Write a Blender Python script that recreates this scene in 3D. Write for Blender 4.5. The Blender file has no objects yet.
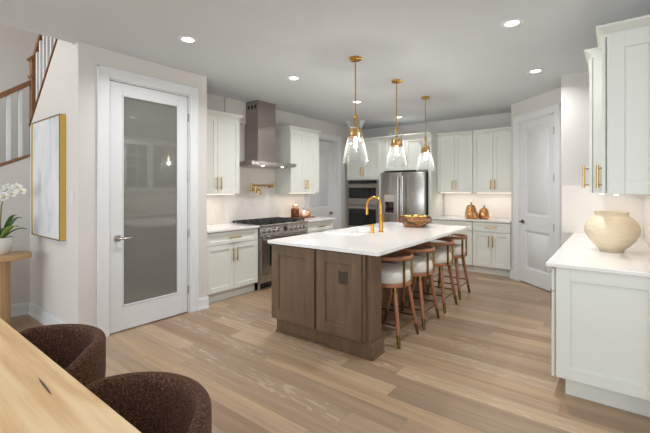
import bpy, bmesh, math, random
from mathutils import Vector, Matrix
random.seed(7)
S = bpy.context.scene
COL = S.collection
PI = math.pi
R = math.radians

def lin(r, g, b):
    f = lambda c: (c/255/12.92) if c/255 <= 0.04045 else ((c/255+0.055)/1.055)**2.4
    return (f(r), f(g), f(b), 1.0)

# ------------------------------------------------------------------ camera
cd = bpy.data.cameras.new('camera'); cam = bpy.data.objects.new('camera', cd); COL.objects.link(cam)
cam.location = (0, 0, 1.41); cam.rotation_euler = (R(90), 0, math.atan(290/374.3))
cd.sensor_width = 36; cd.lens = 374.3/650*36; cd.shift_y = -(216.5-189)/650
cd.clip_start = 0.05
S.camera = cam

# ------------------------------------------------------------------ world, big lights, exposure
S.view_settings.view_transform = 'Standard'; S.view_settings.look = 'None'
S.view_settings.gamma = 1; S.view_settings.use_curve_mapping = False
S.view_settings.exposure = -0.11
w = bpy.data.worlds.new('world'); S.world = w; w.use_nodes = True
w.node_tree.nodes['Background'].inputs[0].default_value = (0.90, 0.95, 1, 1)
w.node_tree.nodes['Background'].inputs[1].default_value = 0.6

def area(name, loc, rot, sx, sy, power, color=(1, 1, 1), spread=None):
    l = bpy.data.lights.new(name, 'AREA'); l.shape = 'RECTANGLE'; l.size = sx; l.size_y = sy
    l.energy = power; l.color = color
    if spread: l.spread = spread
    o = bpy.data.objects.new(name, l); COL.objects.link(o); o.location = loc; o.rotation_euler = rot
    return o
# daylight through the great-room windows behind the camera and to its side
area('window_daylight', (-3.6, -4.35, 1.45), (R(90), 0, 0), 3.2, 2.1, 112, (0.84, 0.93, 1))
area('window_daylight', (0.8, -4.35, 1.45), (R(90), 0, 0), 3.2, 2.1, 112, (0.84, 0.93, 1))
area('window_daylight', (3.85, -1.2, 1.45), (R(90), 0, R(90)), 3.6, 2.1, 60, (0.84, 0.93, 1))
area('stairwell_fill', (-5.2, -0.9, 3.9), (R(65), 0, R(180+160)), 1.4, 1.4, 29, (1, 0.94, 0.86))  # added fill lamp to brighten the stairwell

# ------------------------------------------------------------------ materials
def M(name, col, rough=0.5, metal=0.0, spec=0.5, var=0.0, vscale=4.0, vstretch=(1, 1, 1), bump=0.0, bscale=80.0, coat=0.0, emit=None, estr=0.0, rvar=0.0):
    m = bpy.data.materials.new(name); m.use_nodes = True; nt = m.node_tree; N = nt.nodes; L = nt.links
    b = N['Principled BSDF']
    b.inputs['Base Color'].default_value = col; b.inputs['Roughness'].default_value = rough
    b.inputs['Metallic'].default_value = metal; b.inputs['Specular IOR Level'].default_value = spec
    b.inputs['Coat Weight'].default_value = coat; b.inputs['Coat Roughness'].default_value = 0.05
    if emit: b.inputs['Emission Color'].default_value = emit; b.inputs['Emission Strength'].default_value = estr
    tc = N.new('ShaderNodeTexCoord'); mp = N.new('ShaderNodeMapping'); mp.inputs['Scale'].default_value = vstretch
    L.new(tc.outputs['Object'], mp.inputs[0])
    nz = N.new('ShaderNodeTexNoise'); nz.inputs['Scale'].default_value = vscale; nz.inputs['Detail'].default_value = 5
    L.new(mp.outputs[0], nz.inputs['Vector'])
    mr = N.new('ShaderNodeMapRange'); mr.inputs[1].default_value = .3; mr.inputs[2].default_value = .7
    mr.inputs[3].default_value = 1-max(var, 0.01); mr.inputs[4].default_value = 1+max(var, 0.01)
    L.new(nz.outputs['Fac'], mr.inputs[0])
    mx = N.new('ShaderNodeMix'); mx.data_type = 'RGBA'; mx.blend_type = 'MULTIPLY'; mx.inputs[0].default_value = 1
    mx.inputs[6].default_value = col; L.new(mr.outputs[0], mx.inputs[7]); L.new(mx.outputs[2], b.inputs['Base Color'])
    if rvar:
        r2 = N.new('ShaderNodeMapRange'); r2.inputs[3].default_value = rough-rvar; r2.inputs[4].default_value = rough+rvar
        L.new(nz.outputs['Fac'], r2.inputs[0]); L.new(r2.outputs[0], b.inputs['Roughness'])
    if bump:
        n2 = N.new('ShaderNodeTexNoise'); n2.inputs['Scale'].default_value = bscale; n2.inputs['Detail'].default_value = 3
        L.new(mp.outputs[0], n2.inputs['Vector'])
        bp = N.new('ShaderNodeBump'); bp.inputs['Strength'].default_value = bump; bp.inputs['Distance'].default_value = 0.01
        L.new(n2.outputs['Fac'], bp.inputs['Height']); L.new(bp.outputs[0], b.inputs['Normal'])
    return m

def ramp(N, stops):
    r = N.new('ShaderNodeValToRGB'); e = r.color_ramp.elements
    while len(e) < len(stops): e.new(0.5)
    for i, (p, c) in enumerate(stops): e[i].position = p; e[i].color = c
    return r

def mnode(N, L, op, a, b=None):
    n = N.new('ShaderNodeMath'); n.operation = op
    for i, v in enumerate((a, b)):
        if v is None: continue
        if isinstance(v, (int, float)): n.inputs[i].default_value = v
        else: L.new(v, n.inputs[i])
    return n.outputs[0]

def wood(name, stops, axis, rough=0.4, scale=1.0, rings=0.5, knots=None, along=0.9, across=22.0):
    """plain sawn timber, grain along the given object axis"""
    m = bpy.data.materials.new(name); m.use_nodes = True; nt = m.node_tree; N = nt.nodes; L = nt.links
    b = N['Principled BSDF']; b.inputs['Roughness'].default_value = rough
    tc = N.new('ShaderNodeTexCoord'); mp = N.new('ShaderNodeMapping')
    s = [across*scale]*3; s['XYZ'.index(axis)] = along*scale; mp.inputs['Scale'].default_value = s
    L.new(tc.outputs['Object'], mp.inputs[0])
    n1 = N.new('ShaderNodeTexNoise'); n1.inputs['Scale'].default_value = 1.0; n1.inputs['Detail'].default_value = 8; n1.inputs['Roughness'].default_value = .65
    L.new(mp.outputs[0], n1.inputs['Vector'])
    mp2 = N.new('ShaderNodeMapping'); s2 = [6.0*scale]*3; s2['XYZ'.index(axis)] = 0.75*scale; mp2.inputs['Scale'].default_value = s2
    L.new(tc.outputs['Object'], mp2.inputs[0])
    n2 = N.new('ShaderNodeTexNoise'); n2.inputs['Scale'].default_value = 1.0; n2.inputs['Detail'].default_value = 2
    L.new(mp2.outputs[0], n2.inputs['Vector'])
    rg = mnode(N, L, 'MULTIPLY', n2.outputs['Fac'], 26.0); rg = mnode(N, L, 'SINE', rg)
    rg = mnode(N, L, 'MULTIPLY', rg, 0.13*rings)
    v = mnode(N, L, 'ADD', n1.outputs['Fac'], rg)
    if knots:
        for (kx, ky, ka, kl, kw) in knots:
            sp = N.new('ShaderNodeSeparateXYZ'); L.new(tc.outputs['Object'], sp.inputs[0])
            dx = mnode(N, L, 'SUBTRACT', sp.outputs[0], kx); dy = mnode(N, L, 'SUBTRACT', sp.outputs[1], ky)
            u = mnode(N, L, 'ADD', mnode(N, L, 'MULTIPLY', dx, math.cos(ka)/kl), mnode(N, L, 'MULTIPLY', dy, math.sin(ka)/kl))
            t = mnode(N, L, 'ADD', mnode(N, L, 'MULTIPLY', dx, -math.sin(ka)/kw), mnode(N, L, 'MULTIPLY', dy, math.cos(ka)/kw))
            d = mnode(N, L, 'SQRT', mnode(N, L, 'ADD', mnode(N, L, 'MULTIPLY', u, u), mnode(N, L, 'MULTIPLY', t, t)))
            k = mnode(N, L, 'MAXIMUM', mnode(N, L, 'SUBTRACT', 1.0, d), 0.0)
            v = mnode(N, L, 'SUBTRACT', v, k)
    r = ramp(N, stops); L.new(v, r.inputs[0]); L.new(r.outputs[0], b.inputs['Base Color'])
    bp = N.new('ShaderNodeBump'); bp.inputs['Strength'].default_value = .08; bp.inputs['Distance'].default_value = .004
    L.new(n1.outputs['Fac'], bp.inputs['Height']); L.new(bp.outputs[0], b.inputs['Normal'])
    return m

def floor_mat():
    m = bpy.data.materials.new('plank_floor'); m.use_nodes = True; nt = m.node_tree; N = nt.nodes; L = nt.links
    b = N['Principled BSDF']
    PW, PL = 0.152, 1.7
    tc = N.new('ShaderNodeTexCoord'); sp = N.new('ShaderNodeSeparateXYZ'); L.new(tc.outputs['Object'], sp.inputs[0])
    x, y = sp.outputs[0], sp.outputs[1]
    yr = mnode(N, L, 'DIVIDE', y, PW); row = mnode(N, L, 'FLOOR', yr); fy = mnode(N, L, 'FRACT', yr)
    wn = N.new('ShaderNodeTexWhiteNoise'); wn.noise_dimensions = '1D'; L.new(row, wn.inputs['W'])
    xr = mnode(N, L, 'ADD', mnode(N, L, 'DIVIDE', x, PL), mnode(N, L, 'MULTIPLY', wn.outputs['Value'], 7.0))
    colm = mnode(N, L, 'FLOOR', xr); fx = mnode(N, L, 'FRACT', xr)
    cb = N.new('ShaderNodeCombineXYZ'); L.new(row, cb.inputs[0]); L.new(colm, cb.inputs[1])
    w2 = N.new('ShaderNodeTexWhiteNoise'); w2.noise_dimensions = '2D'; L.new(cb.outputs[0], w2.inputs['Vector'])
    rnd = w2.outputs['Value']
    base = ramp(N, [(0.0, lin(152, 124, 98)), (0.2, lin(169, 141, 113)), (0.4, lin(156, 134, 111)), (0.6, lin(180, 152, 122)), (0.8, lin(163, 140, 117)), (1.0, lin(191, 165, 134))])
    L.new(rnd, base.inputs[0])
    # grain, shifted per plank
    gx = mnode(N, L, 'ADD', mnode(N, L, 'MULTIPLY', x, 1.3), mnode(N, L, 'MULTIPLY', rnd, 60.0))
    gv = N.new('ShaderNodeCombineXYZ'); L.new(gx, gv.inputs[0]); L.new(mnode(N, L, 'MULTIPLY', y, 26.0), gv.inputs[1]); L.new(mnode(N, L, 'MULTIPLY', rnd, 13.0), gv.inputs[2])
    n1 = N.new('ShaderNodeTexNoise'); n1.inputs['Scale'].default_value = 1.0; n1.inputs['Detail'].default_value = 7; n1.inputs['Roughness'].default_value = .62
    L.new(gv.outputs[0], n1.inputs['Vector'])
    gv2 = N.new('ShaderNodeCombineXYZ'); L.new(mnode(N, L, 'MULTIPLY', gx, 1.6), gv2.inputs[0]); L.new(mnode(N, L, 'MULTIPLY', y, 9.0), gv2.inputs[1]); L.new(rnd, gv2.inputs[2])
    n2 = N.new('ShaderNodeTexNoise'); n2.inputs['Scale'].default_value = 1.0; n2.inputs['Detail'].default_value = 2; L.new(gv2.outputs[0], n2.inputs['Vector'])
    rings = mnode(N, L, 'SINE', mnode(N, L, 'MULTIPLY', n2.outputs['Fac'], 48.0))
    mr = N.new('ShaderNodeMapRange'); mr.inputs[1].default_value = .3; mr.inputs[2].default_value = .72; mr.inputs[3].default_value = .78; mr.inputs[4].default_value = 1.14
    L.new(n1.outputs['Fac'], mr.inputs[0])
    mx = N.new('ShaderNodeMix'); mx.data_type = 'RGBA'; mx.blend_type = 'MULTIPLY'; mx.inputs[0].default_value = 1
    L.new(base.outputs[0], mx.inputs[6]); L.new(mr.outputs[0], mx.inputs[7])
    # limed grain lines on some planks
    has = mnode(N, L, 'GREATER_THAN', w2.outputs['Color'], 0.62) if False else mnode(N, L, 'GREATER_THAN', mnode(N, L, 'FRACT', mnode(N, L, 'MULTIPLY', rnd, 17.3)), 0.72)
    lm = mnode(N, L, 'MULTIPLY', mnode(N, L, 'GREATER_THAN', rings, 0.72), has)
    lm = mnode(N, L, 'MULTIPLY', lm, mnode(N, L, 'GREATER_THAN', n1.outputs['Fac'], 0.47))
    mx2 = N.new('ShaderNodeMix'); mx2.data_type = 'RGBA'; L.new(mnode(N, L, 'MULTIPLY', lm, 0.3), mx2.inputs[0])
    L.new(mx.outputs[2], mx2.inputs[6]); mx2.inputs[7].default_value = lin(214, 200, 182)
    # gaps between planks
    g1 = mnode(N, L, 'LESS_THAN', fy, 0.018); g2 = mnode(N, L, 'LESS_THAN', fx, 0.0018)
    gap = mnode(N, L, 'MAXIMUM', g1, g2)
    mx3 = N.new('ShaderNodeMix'); mx3.data_type = 'RGBA'; L.new(mnode(N, L, 'MULTIPLY', gap, 0.45), mx3.inputs[0])
    L.new(mx2.outputs[2], mx3.inputs[6]); mx3.inputs[7].default_value = lin(92, 72, 56)
    L.new(mx3.outputs[2], b.inputs['Base Color'])
    b.inputs['Roughness'].default_value = 0.38; b.inputs['Specular IOR Level'].default_value = .45
    bp = N.new('ShaderNodeBump'); bp.inputs['Strength'].default_value = .1; bp.inputs['Distance'].default_value = .003
    L.new(n1.outputs['Fac'], bp.inputs['Height']); L.new(bp.outputs[0], b.inputs['Normal'])
    return m

def tile_mat(name):
    """pale stacked backsplash tile with faint marbling"""
    m = M(name, lin(240, 233, 225), rough=0.22, var=0.03, vscale=3)
    return m

def boucle():
    m = bpy.data.materials.new('brown_boucle'); m.use_nodes = True; nt = m.node_tree; N = nt.nodes; L = nt.links
    b = N['Principled BSDF']; b.inputs['Roughness'].default_value = .95; b.inputs['Specular IOR Level'].default_value = .1
    b.inputs['Sheen Weight'].default_value = .35; b.inputs['Sheen Roughness'].default_value = .5; b.inputs['Sheen Tint'].default_value = lin(180, 150, 130)
    tc = N.new('ShaderNodeTexCoord')
    n1 = N.new('ShaderNodeTexNoise'); n1.inputs['Scale'].default_value = 130; n1.inputs['Detail'].default_value = 4; L.new(tc.outputs['Object'], n1.inputs['Vector'])
    v = N.new('ShaderNodeTexVoronoi'); v.inputs['Scale'].default_value = 150; L.new(tc.outputs['Object'], v.inputs['Vector'])
    r = ramp(N, [(0.3, lin(52, 35, 27)), (0.55, lin(92, 65, 52)), (0.75, lin(134, 101, 84))]); L.new(n1.outputs['Fac'], r.inputs[0]); L.new(r.outputs[0], b.inputs['Base Color'])
    h = mnode(N, L, 'SUBTRACT', n1.outputs['Fac'], mnode(N, L, 'MULTIPLY', v.outputs['Distance'], .6))
    bp = N.new('ShaderNodeBump'); bp.inputs['Strength'].default_value = .9; bp.inputs['Distance'].default_value = .008
    L.new(h, bp.inputs['Height']); L.new(bp.outputs[0], b.inputs['Normal'])
    return m

def clear_glass(name, tint=(1, 1, 1, 1), base=0.035, edge=0.75):
    """thin clear glass: see-through with edge reflections"""
    m = bpy.data.materials.new(name); m.use_nodes = True; nt = m.node_tree; N = nt.nodes; L = nt.links
    N.remove(N['Principled BSDF']); out = N['Material Output']
    t = N.new('ShaderNodeBsdfTransparent'); t.inputs[0].default_value = tint
    g = N.new('ShaderNodeBsdfGlossy'); g.inputs['Roughness'].default_value = .02
    lw = N.new('ShaderNodeLayerWeight'); lw.inputs[0].default_value = .35
    mr = N.new('ShaderNodeMapRange'); mr.inputs[3].default_value = base; mr.inputs[4].default_value = edge
    p = mnode(N, L, 'POWER', lw.outputs['Facing'], 2.5); L.new(p, mr.inputs[0])
    mx = N.new('ShaderNodeMixShader'); L.new(mr.outputs[0], mx.inputs[0]); L.new(t.outputs[0], mx.inputs[1]); L.new(g.outputs[0], mx.inputs[2])
    df = N.new('ShaderNodeBsdfDiffuse'); df.inputs[0].default_value = (.95, .96, .96, 1)  # white diffuse veil paints the bright rim that refracted bulb light gives
    m2 = N.new('ShaderNodeMixShader'); v = mnode(N, L, 'ADD', mnode(N, L, 'MULTIPLY', mnode(N, L, 'POWER', lw.outputs['Facing'], 2.0), .13), .007)
    L.new(v, m2.inputs[0]); L.new(mx.outputs[0], m2.inputs[1]); L.new(df.outputs[0], m2.inputs[2])
    L.new(m2.outputs[0], out.inputs[0])
    return m

def painting_mat():
    m = bpy.data.materials.new('abstract_canvas'); m.use_nodes = True; nt = m.node_tree; N = nt.nodes; L = nt.links
    b = N['Principled BSDF']; b.inputs['Roughness'].default_value = .6
    tc = N.new('ShaderNodeTexCoord'); mp = N.new('ShaderNodeMapping'); mp.inputs['Scale'].default_value = (2.6, 1, 1.3); mp.inputs['Rotation'].default_value = (0, .5, 0)
    L.new(tc.outputs['Object'], mp.inputs[0])
    n = N.new('ShaderNodeTexNoise'); n.inputs['Scale'].default_value = 1.6; n.inputs['Detail'].default_value = 4; n.inputs['Distortion'].default_value = .8
    L.new(mp.outputs[0], n.inputs['Vector'])
    r = ramp(N, [(0.28, lin(190, 194, 198)), (0.42, lin(212, 214, 216)), (0.6, lin(226, 227, 226))]); L.new(n.outputs['Fac'], r.inputs[0]); L.new(r.outputs[0], b.inputs['Base Color'])
    return m

MT = {}
MT['floor'] = floor_mat()
MT['wall'] = M('greige_paint', lin(217, 213, 208), .7, var=.012, vscale=2)
MT['ceil'] = M('ceiling_paint', lin(212, 216, 219), .85, var=.01)
MT['trim'] = M('white_trim_paint', lin(228, 229, 230), .4)
MT['door'] = M('white_door_paint', lin(224, 225, 226), .38)
MT['cab'] = M('pale_cabinet_paint', lin(227, 228, 220), .38, var=.01)
MT['cabin'] = M('cabinet_interior_shadow_gap', lin(120, 119, 112), .7)
MT['quartz'] = M('white_quartz', lin(243, 241, 238), .06, spec=.65, var=.025, vscale=1.6)
MT['tile'] = tile_mat('backsplash_tile')
MT['island'] = wood('stained_maple', [(0.25, lin(92, 73, 56)), (0.5, lin(110, 89, 70)), (0.75, lin(124, 102, 82))], 'Z', .42, rings=.10, across=14, along=1.6)
MT['oak'] = wood('natural_oak', [(0.0, lin(70, 46, 26)), (0.25, lin(222, 178, 124)), (0.5, lin(244, 209, 158)), (0.8, lin(255, 232, 188))], 'X', .42, rings=1.0, knots=[(-1.51, .416, R(-3), .095, .0045), (-1.25, .12, R(4), .05, .006), (-2.2, .16, R(10), .09, .03)])
MT['oakv'] = wood('natural_oak_upright', [(0.0, lin(150, 112, 72)), (0.5, lin(196, 158, 112)), (0.8, lin(214, 180, 136))], 'Z', .45, rings=.3)
MT['oakc'] = wood('natural_oak_console_top', [(0.0, lin(150, 112, 72)), (0.5, lin(198, 160, 114)), (0.8, lin(214, 180, 136))], 'Y', .42, rings=.3)
MT['rail'] = wood('brown_rail_stain', [(0.2, lin(112, 76, 46)), (0.6, lin(146, 102, 64)), (0.9, lin(164, 118, 78))], 'X', .4, rings=.2)
MT['stoolwood'] = wood('rosy_walnut', [(0.2, lin(136, 86, 60)), (0.6, lin(172, 116, 84)), (0.9, lin(190, 136, 102))], 'Z', .38, rings=.15, across=40, along=4)
MT['bowlwood'] = wood('carved_bowl_wood', [(0.3, lin(58, 35, 20)), (0.5, lin(110, 70, 40)), (0.7, lin(172, 122, 74))], 'X', .5, rings=1.0, across=34, along=14)
MT['steel'] = M('brushed_steel', lin(178, 174, 170), .28, 1.0, var=.08, vscale=3, vstretch=(60, 60, 1), rvar=.05)
MT['steeld'] = M('dark_brushed_steel', lin(168, 160, 154), .32, 1.0, var=.08, vscale=3, vstretch=(1, 1, 60))
MT['chrome'] = M('satin_nickel', lin(196, 192, 188), .22, 1.0)
MT['bronze'] = M('dark_bronze', lin(104, 98, 92), .32, 1.0)
MT['black'] = M('black_enamel', lin(24, 23, 23), .35)
MT['iron'] = M('cast_iron', lin(34, 33, 33), .55)
MT['ovenglass'] = M('black_oven_glass', lin(20, 19, 19), .05, spec=.6)
MT['brass'] = M('brushed_brass', lin(196, 158, 92), .26, 1.0, var=.05)
MT['gold'] = M('satin_gold', lin(206, 156, 76), .25, 1.0)
MT['agedbrass'] = M('aged_brass', lin(132, 104, 56), .32, 1.0)
MT['copper'] = M('polished_copper', lin(226, 164, 124), .22, .7, var=.15, vscale=9)
MT['rosegold'] = M('rose_gold_glaze', lin(240, 206, 178), .25, .35, var=.1, vscale=12)
MT['amber'] = M('amber_lustre_glass', lin(204, 146, 86), .14, .5, var=.5, vscale=22, coat=.6)
MT['boucle'] = boucle()
MT['seat'] = M('cream_upholstery', lin(226, 221, 213), .9, var=.04, vscale=30, bump=.3, bscale=220)
MT['ceramic'] = M('white_ceramic', lin(232, 230, 226), .25)
MT['sink'] = M('white_fireclay', lin(238, 238, 236), .15)
MT['vase'] = M('cream_glass_vase', lin(230, 214, 186), .38, var=.07, vscale=5, vstretch=(1, 1, 9), bump=.35, bscale=38)
MT['glass'] = clear_glass('clear_shade_glass', (.96, .97, .97, 1), .09, .95)
MT['cabglass'] = M('cabinet_door_glass', lin(78, 80, 80), .06, spec=.6)
MT['frost'] = M('grey_frosted_glass', lin(121, 120, 114), .03, spec=1.0)
MT['lampface'] = M('lit_diffuser', lin(255, 250, 240), .5, emit=(1, .95, .86, 1), estr=7)
MT['bulb'] = M('lit_bulb', lin(255, 240, 215), .4, emit=(1, .92, .80, 1), estr=8)
MT['strip'] = M('lit_led_strip', lin(255, 240, 220), .5, emit=(1, .9, .8, 1), estr=1.3)
MT['canvas'] = painting_mat()
MT['frame'] = M('gold_leaf_frame', lin(214, 178, 92), .35, .6)
MT['leaf'] = M('orchid_leaf', lin(64, 98, 46), .4, var=.25, vscale=14)
MT['leafp'] = M('pale_orchid_leaf', lin(132, 158, 74), .45, var=.2, vscale=14)
MT['petal'] = M('white_petal', lin(240, 240, 236), .5)
MT['lip'] = M('yellow_flower_lip', lin(214, 184, 76), .5)
MT['stem'] = M('orchid_stem', lin(132, 120, 62), .5)
MT['moss'] = M('potting_moss', lin(84, 74, 46), .9, var=.4, vscale=30, bump=.6, bscale=60)
MT['lemon'] = M('lemon_skin', lin(236, 210, 96), .4, var=.08, vscale=10, bump=.15, bscale=160)
MT['plate'] = M('white_switch_plate', lin(228, 226, 222), .4)

# ------------------------------------------------------------------ mesh helpers
class MB:
    def __init__(self): self.bm = bmesh.new()
    def box(self, x0, x1, y0, y1, z0, z1, bev=0.0, seg=1):
        if x0 > x1: x0, x1 = x1, x0
        if y0 > y1: y0, y1 = y1, y0
        r = bmesh.ops.create_cube(self.bm, size=1.0); vs = r['verts']
        for v in vs:
            v.co = Vector(((x0+x1)/2+v.co.x*(x1-x0), (y0+y1)/2+v.co.y*(y1-y0), (z0+z1)/2+v.co.z*(z1-z0)))
        if bev:
            es = list({e for v in vs for e in v.link_edges})
            bmesh.ops.bevel(self.bm, geom=es, offset=bev, segments=seg, affect='EDGES', profile=.5)
        return self
    def hexa(self, bot, top):
        vb = [self.bm.verts.new(p) for p in bot]; vt = [self.bm.verts.new(p) for p in top]; n = len(bot)
        self.bm.faces.new(vb[::-1]); self.bm.faces.new(vt)
        for i in range(n): self.bm.faces.new((vb[i], vb[(i+1) % n], vt[(i+1) % n], vt[i]))
        return self
    def cyl(self, p0, p1, r0, r1=None, seg=16):
        r1 = r0 if r1 is None else r1
        return self.tube([p0, p1], [r0, r1], seg)
    def tube(self, pts, rad, seg=12, closed=False):
        pts = [Vector(p) for p in pts]; n = len(pts)
        rs = rad if isinstance(rad, (list, tuple)) else [rad]*n
        rings = []; prev = None
        for i, p in enumerate(pts):
            if closed: t = pts[(i+1) % n]-pts[i-1]
            elif i == 0: t = pts[1]-p
            elif i == n-1: t = p-pts[-2]
            else: t = (pts[i+1]-p).normalized()+(p-pts[i-1]).normalized()
            t = t.normalized()
            if prev is None:
                a = Vector((0, 0, 1)) if abs(t.z) < .9 else Vector((1, 0, 0))
                u = t.cross(a).normalized()
            else: u = (prev-t*prev.dot(t)).normalized()
            prev = u; v = t.cross(u)
            rings.append([self.bm.verts.new(p+(u*math.cos(2*PI*k/seg)+v*math.sin(2*PI*k/seg))*rs[i]) for k in range(seg)])
        m = n if closed else n-1
        for i in range(m):
            a, b = rings[i], rings[(i+1) % n]
            for k in range(seg): self.bm.faces.new((a[k], a[(k+1) % seg], b[(k+1) % seg], b[k]))
        if not closed:
            self.bm.faces.new(rings[0][::-1]); self.bm.faces.new(rings[-1])
        return self
    def lathe(self, prof, c=(0, 0, 0), seg=32, fn=None, close=False):
        """prof: (radius, z) from bottom to top; radius 0 ends are closed to a point"""
        rows = []
        for (r, z) in prof:
            if r < 1e-6: rows.append([self.bm.verts.new((c[0], c[1], c[2]+z))])
            else:
                row = []
                for k in range(seg):
                    a = 2*PI*k/seg; q = r*(fn(a, z) if fn else 1)
                    row.append(self.bm.verts.new((c[0]+q*math.cos(a), c[1]+q*math.sin(a), c[2]+z)))
                rows.append(row)
        prs = list(zip(rows, rows[1:])) + ([(rows[-1], rows[0])] if close else [])
        for a, b in prs:
            for k in range(seg):
                k2 = (k+1) % seg
                if len(a) == 1 and len(b) == 1: continue
                if len(a) == 1: self.bm.faces.new((a[0], b[k2], b[k]))
                elif len(b) == 1: self.bm.faces.new((a[k], a[k2], b[0]))
                else: self.bm.faces.new((a[k], a[k2], b[k2], b[k]))
        return self
    def prism(self, poly, z0, z1):
        return self.hexa([(x, y, z0) for x, y in poly], [(x, y, z1) for x, y in poly])
    def ell(self, c, rx, ry, rz, seg=16, rings=10):
        prof = [(math.sin(PI*i/rings), -math.cos(PI*i/rings)) for i in range(rings+1)]
        n0 = len(self.bm.verts); self.lathe([(p if p > 1e-6 else 0, z) for p, z in prof], seg=seg)
        self.bm.verts.ensure_lookup_table()
        for v in self.bm.verts[n0:]: v.co = Vector((c[0]+v.co.x*rx, c[1]+v.co.y*ry, c[2]+v.co.z*rz))
        return self
    def grid(self, P, wrap=False):
        rows = [[self.bm.verts.new(p) for p in row] for row in P]
        for a, b in zip(rows, rows[1:]):
            n = len(a)
            for k in range(n if wrap else n-1): self.bm.faces.new((a[k], a[(k+1) % n], b[(k+1) % n], b[k]))
        return rows
    def xf(self, mat):
        bmesh.ops.transform(self.bm, matrix=mat, verts=self.bm.verts); return self
    def build(self, name, mat, parent=None, angle=35):
        bmesh.ops.recalc_face_normals(self.bm, faces=self.bm.faces)
        me = bpy.data.meshes.new(name); self.bm.to_mesh(me); self.bm.free()
        me.materials.append(mat if not isinstance(mat, str) else MT[mat])
        me.polygons.foreach_set('use_smooth', [True]*len(me.polygons))
        me.set_sharp_from_angle(angle=R(angle))
        o = bpy.data.objects.new(name, me); COL.objects.link(o)
        if parent: o.parent = parent
        return o

def tag(o, label=None, cat=None, group=None, kind=None):
    if label: o['label'] = label
    if cat: o['category'] = cat
    if group: o['group'] = group
    if kind: o['kind'] = kind
    return o
def thing(name, label, cat, loc=(0, 0, 0), rot=0.0, group=None):
    o = bpy.data.objects.new(name, None); COL.objects.link(o); o.empty_display_size = .1
    o.location = loc; o.rotation_euler = (0, 0, rot)
    return tag(o, label, cat, group)
def struct(o, label=None, cat=None): return tag(o, label, cat, kind='structure')
def copy_thing(root, loc, rot=None, label=None, group=None):
    c = root.copy(); COL.objects.link(c); c.location = loc
    if rot is not None: c.rotation_euler = (0, 0, rot)
    if label: c['label'] = label
    if group: c['group'] = group
    for ch in list(root.children):
        d = ch.copy(); COL.objects.link(d); d.parent = c
        for g in list(ch.children):
            e = g.copy(); COL.objects.link(e); e.parent = d
    return c
def moved(o, x=0, y=0, z=0, rz=0):
    o.location = (x, y, z); o.rotation_euler = (0, 0, rz); return o

# ------------------------------------------------------------------ the shell
CH = 2.743
XL, YB, XR = -4.52, 7.15, 0.25       # range wall, back wall, cabinet wall on the other side
struct(MB().box(-6.4, 4.0, -4.6, 7.4, -.12, 0).build('floor', 'floor'), 'floor of limed oak planks running across the kitchen', 'floor')
cm = MB(); cm.box(-3.92, 4.0, -4.6, 7.4, CH, CH+.25); cm.box(-4.75, -3.9199, 2.50, 7.4, CH, CH+.25)
struct(cm.build('ceiling', 'ceil'), 'flat pale grey ceiling with recessed lights', 'ceiling')
struct(MB().box(XL-.15, XL, 2.5, 5.30, 0, CH).box(XL-.15, XL, 6.28, YB+.15, 0, CH).box(XL-.15, XL, 5.30, 6.28, 2.40, CH).build('wall_left', 'wall'), 'wall behind the range and hood', 'wall')
struct(MB().box(XL-.15, XR+.15, YB, YB+.15, 0, CH).build('wall_back', 'wall'), 'wall behind the fridge and ovens', 'wall')
struct(MB().box(XR, XR+.15, 2.86, YB, 0, CH).build('wall_right', 'wall'), 'wall behind the counter with the vase', 'wall')
# corner pantry: angled wall and the return beside the counter
SX, SY, K = -1.30, 6.50, math.sqrt(.5)
def diag_pt(t, d=0): return (SX+K*t+K*d, SY-K*t+K*d)
TE = 1.131
wd = MB()
def dseg(t0, t1, z0, z1): wd.prism([diag_pt(t0), diag_pt(t1), diag_pt(t1, .12), diag_pt(t0, .12)], z0, z1)
dseg(0, .19, 0, CH); dseg(.95, TE, 0, CH); dseg(.19, .95, 2.44, CH)
wd.box(-1.30, -1.18, SY+.06, YB, 0, CH)
struct(wd.build('wall_angled', 'wall'), 'angled corner wall holding the panelled pantry door', 'wall')
struct(MB().box(-.50, XR, 5.17, 5.29, 0, CH).box(-.50, -.38, 5.29, 5.66, 0, CH).build('wall_return', 'wall'), 'short wall at the end of the vase counter', 'wall')
# pantry block with the frosted door
PX = -3.84
pw = MB(); pw.box(PX-.13, PX, 1.31, 1.55, 0, CH); pw.box(PX-.13, PX, 2.44, 2.66, 0, CH); pw.box(PX-.13, PX, 1.55, 2.44, 2.49, CH)
pw.box(XL-.0, PX-.13, 2.55, 2.66, 0, CH)
struct(pw.build('wall_pantry', 'wall'), 'wall around the frosted glass door', 'wall')
# wall with the canvas: under the upper stair flight, top edge follows the stair
XS = -5.26
pts = [(XS, 0), (PX-.13, 0), (PX-.13, 3.35), (-4.12, 3.10), (XS, 2.11)]
aw = MB(); aw.hexa([(x, 1.43, z) for x, z in pts], [(x, 1.31, z) for x, z in pts])
struct(aw.build('wall_stair', 'wall'), 'wall under the stair where the canvas hangs', 'wall')
# low wall under the lower flight, running toward the viewer
pts = [(1.31, 0), (1.31, 1.775), (-1.7, .35), (-1.7, 0)]
lw_ = MB(); lw_.hexa([(XS, y, z) for y, z in pts], [(XS-.12, y, z) for y, z in pts])
struct(lw_.build('wall_side', 'wall'), 'stepped low wall beside the console table', 'wall')
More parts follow.
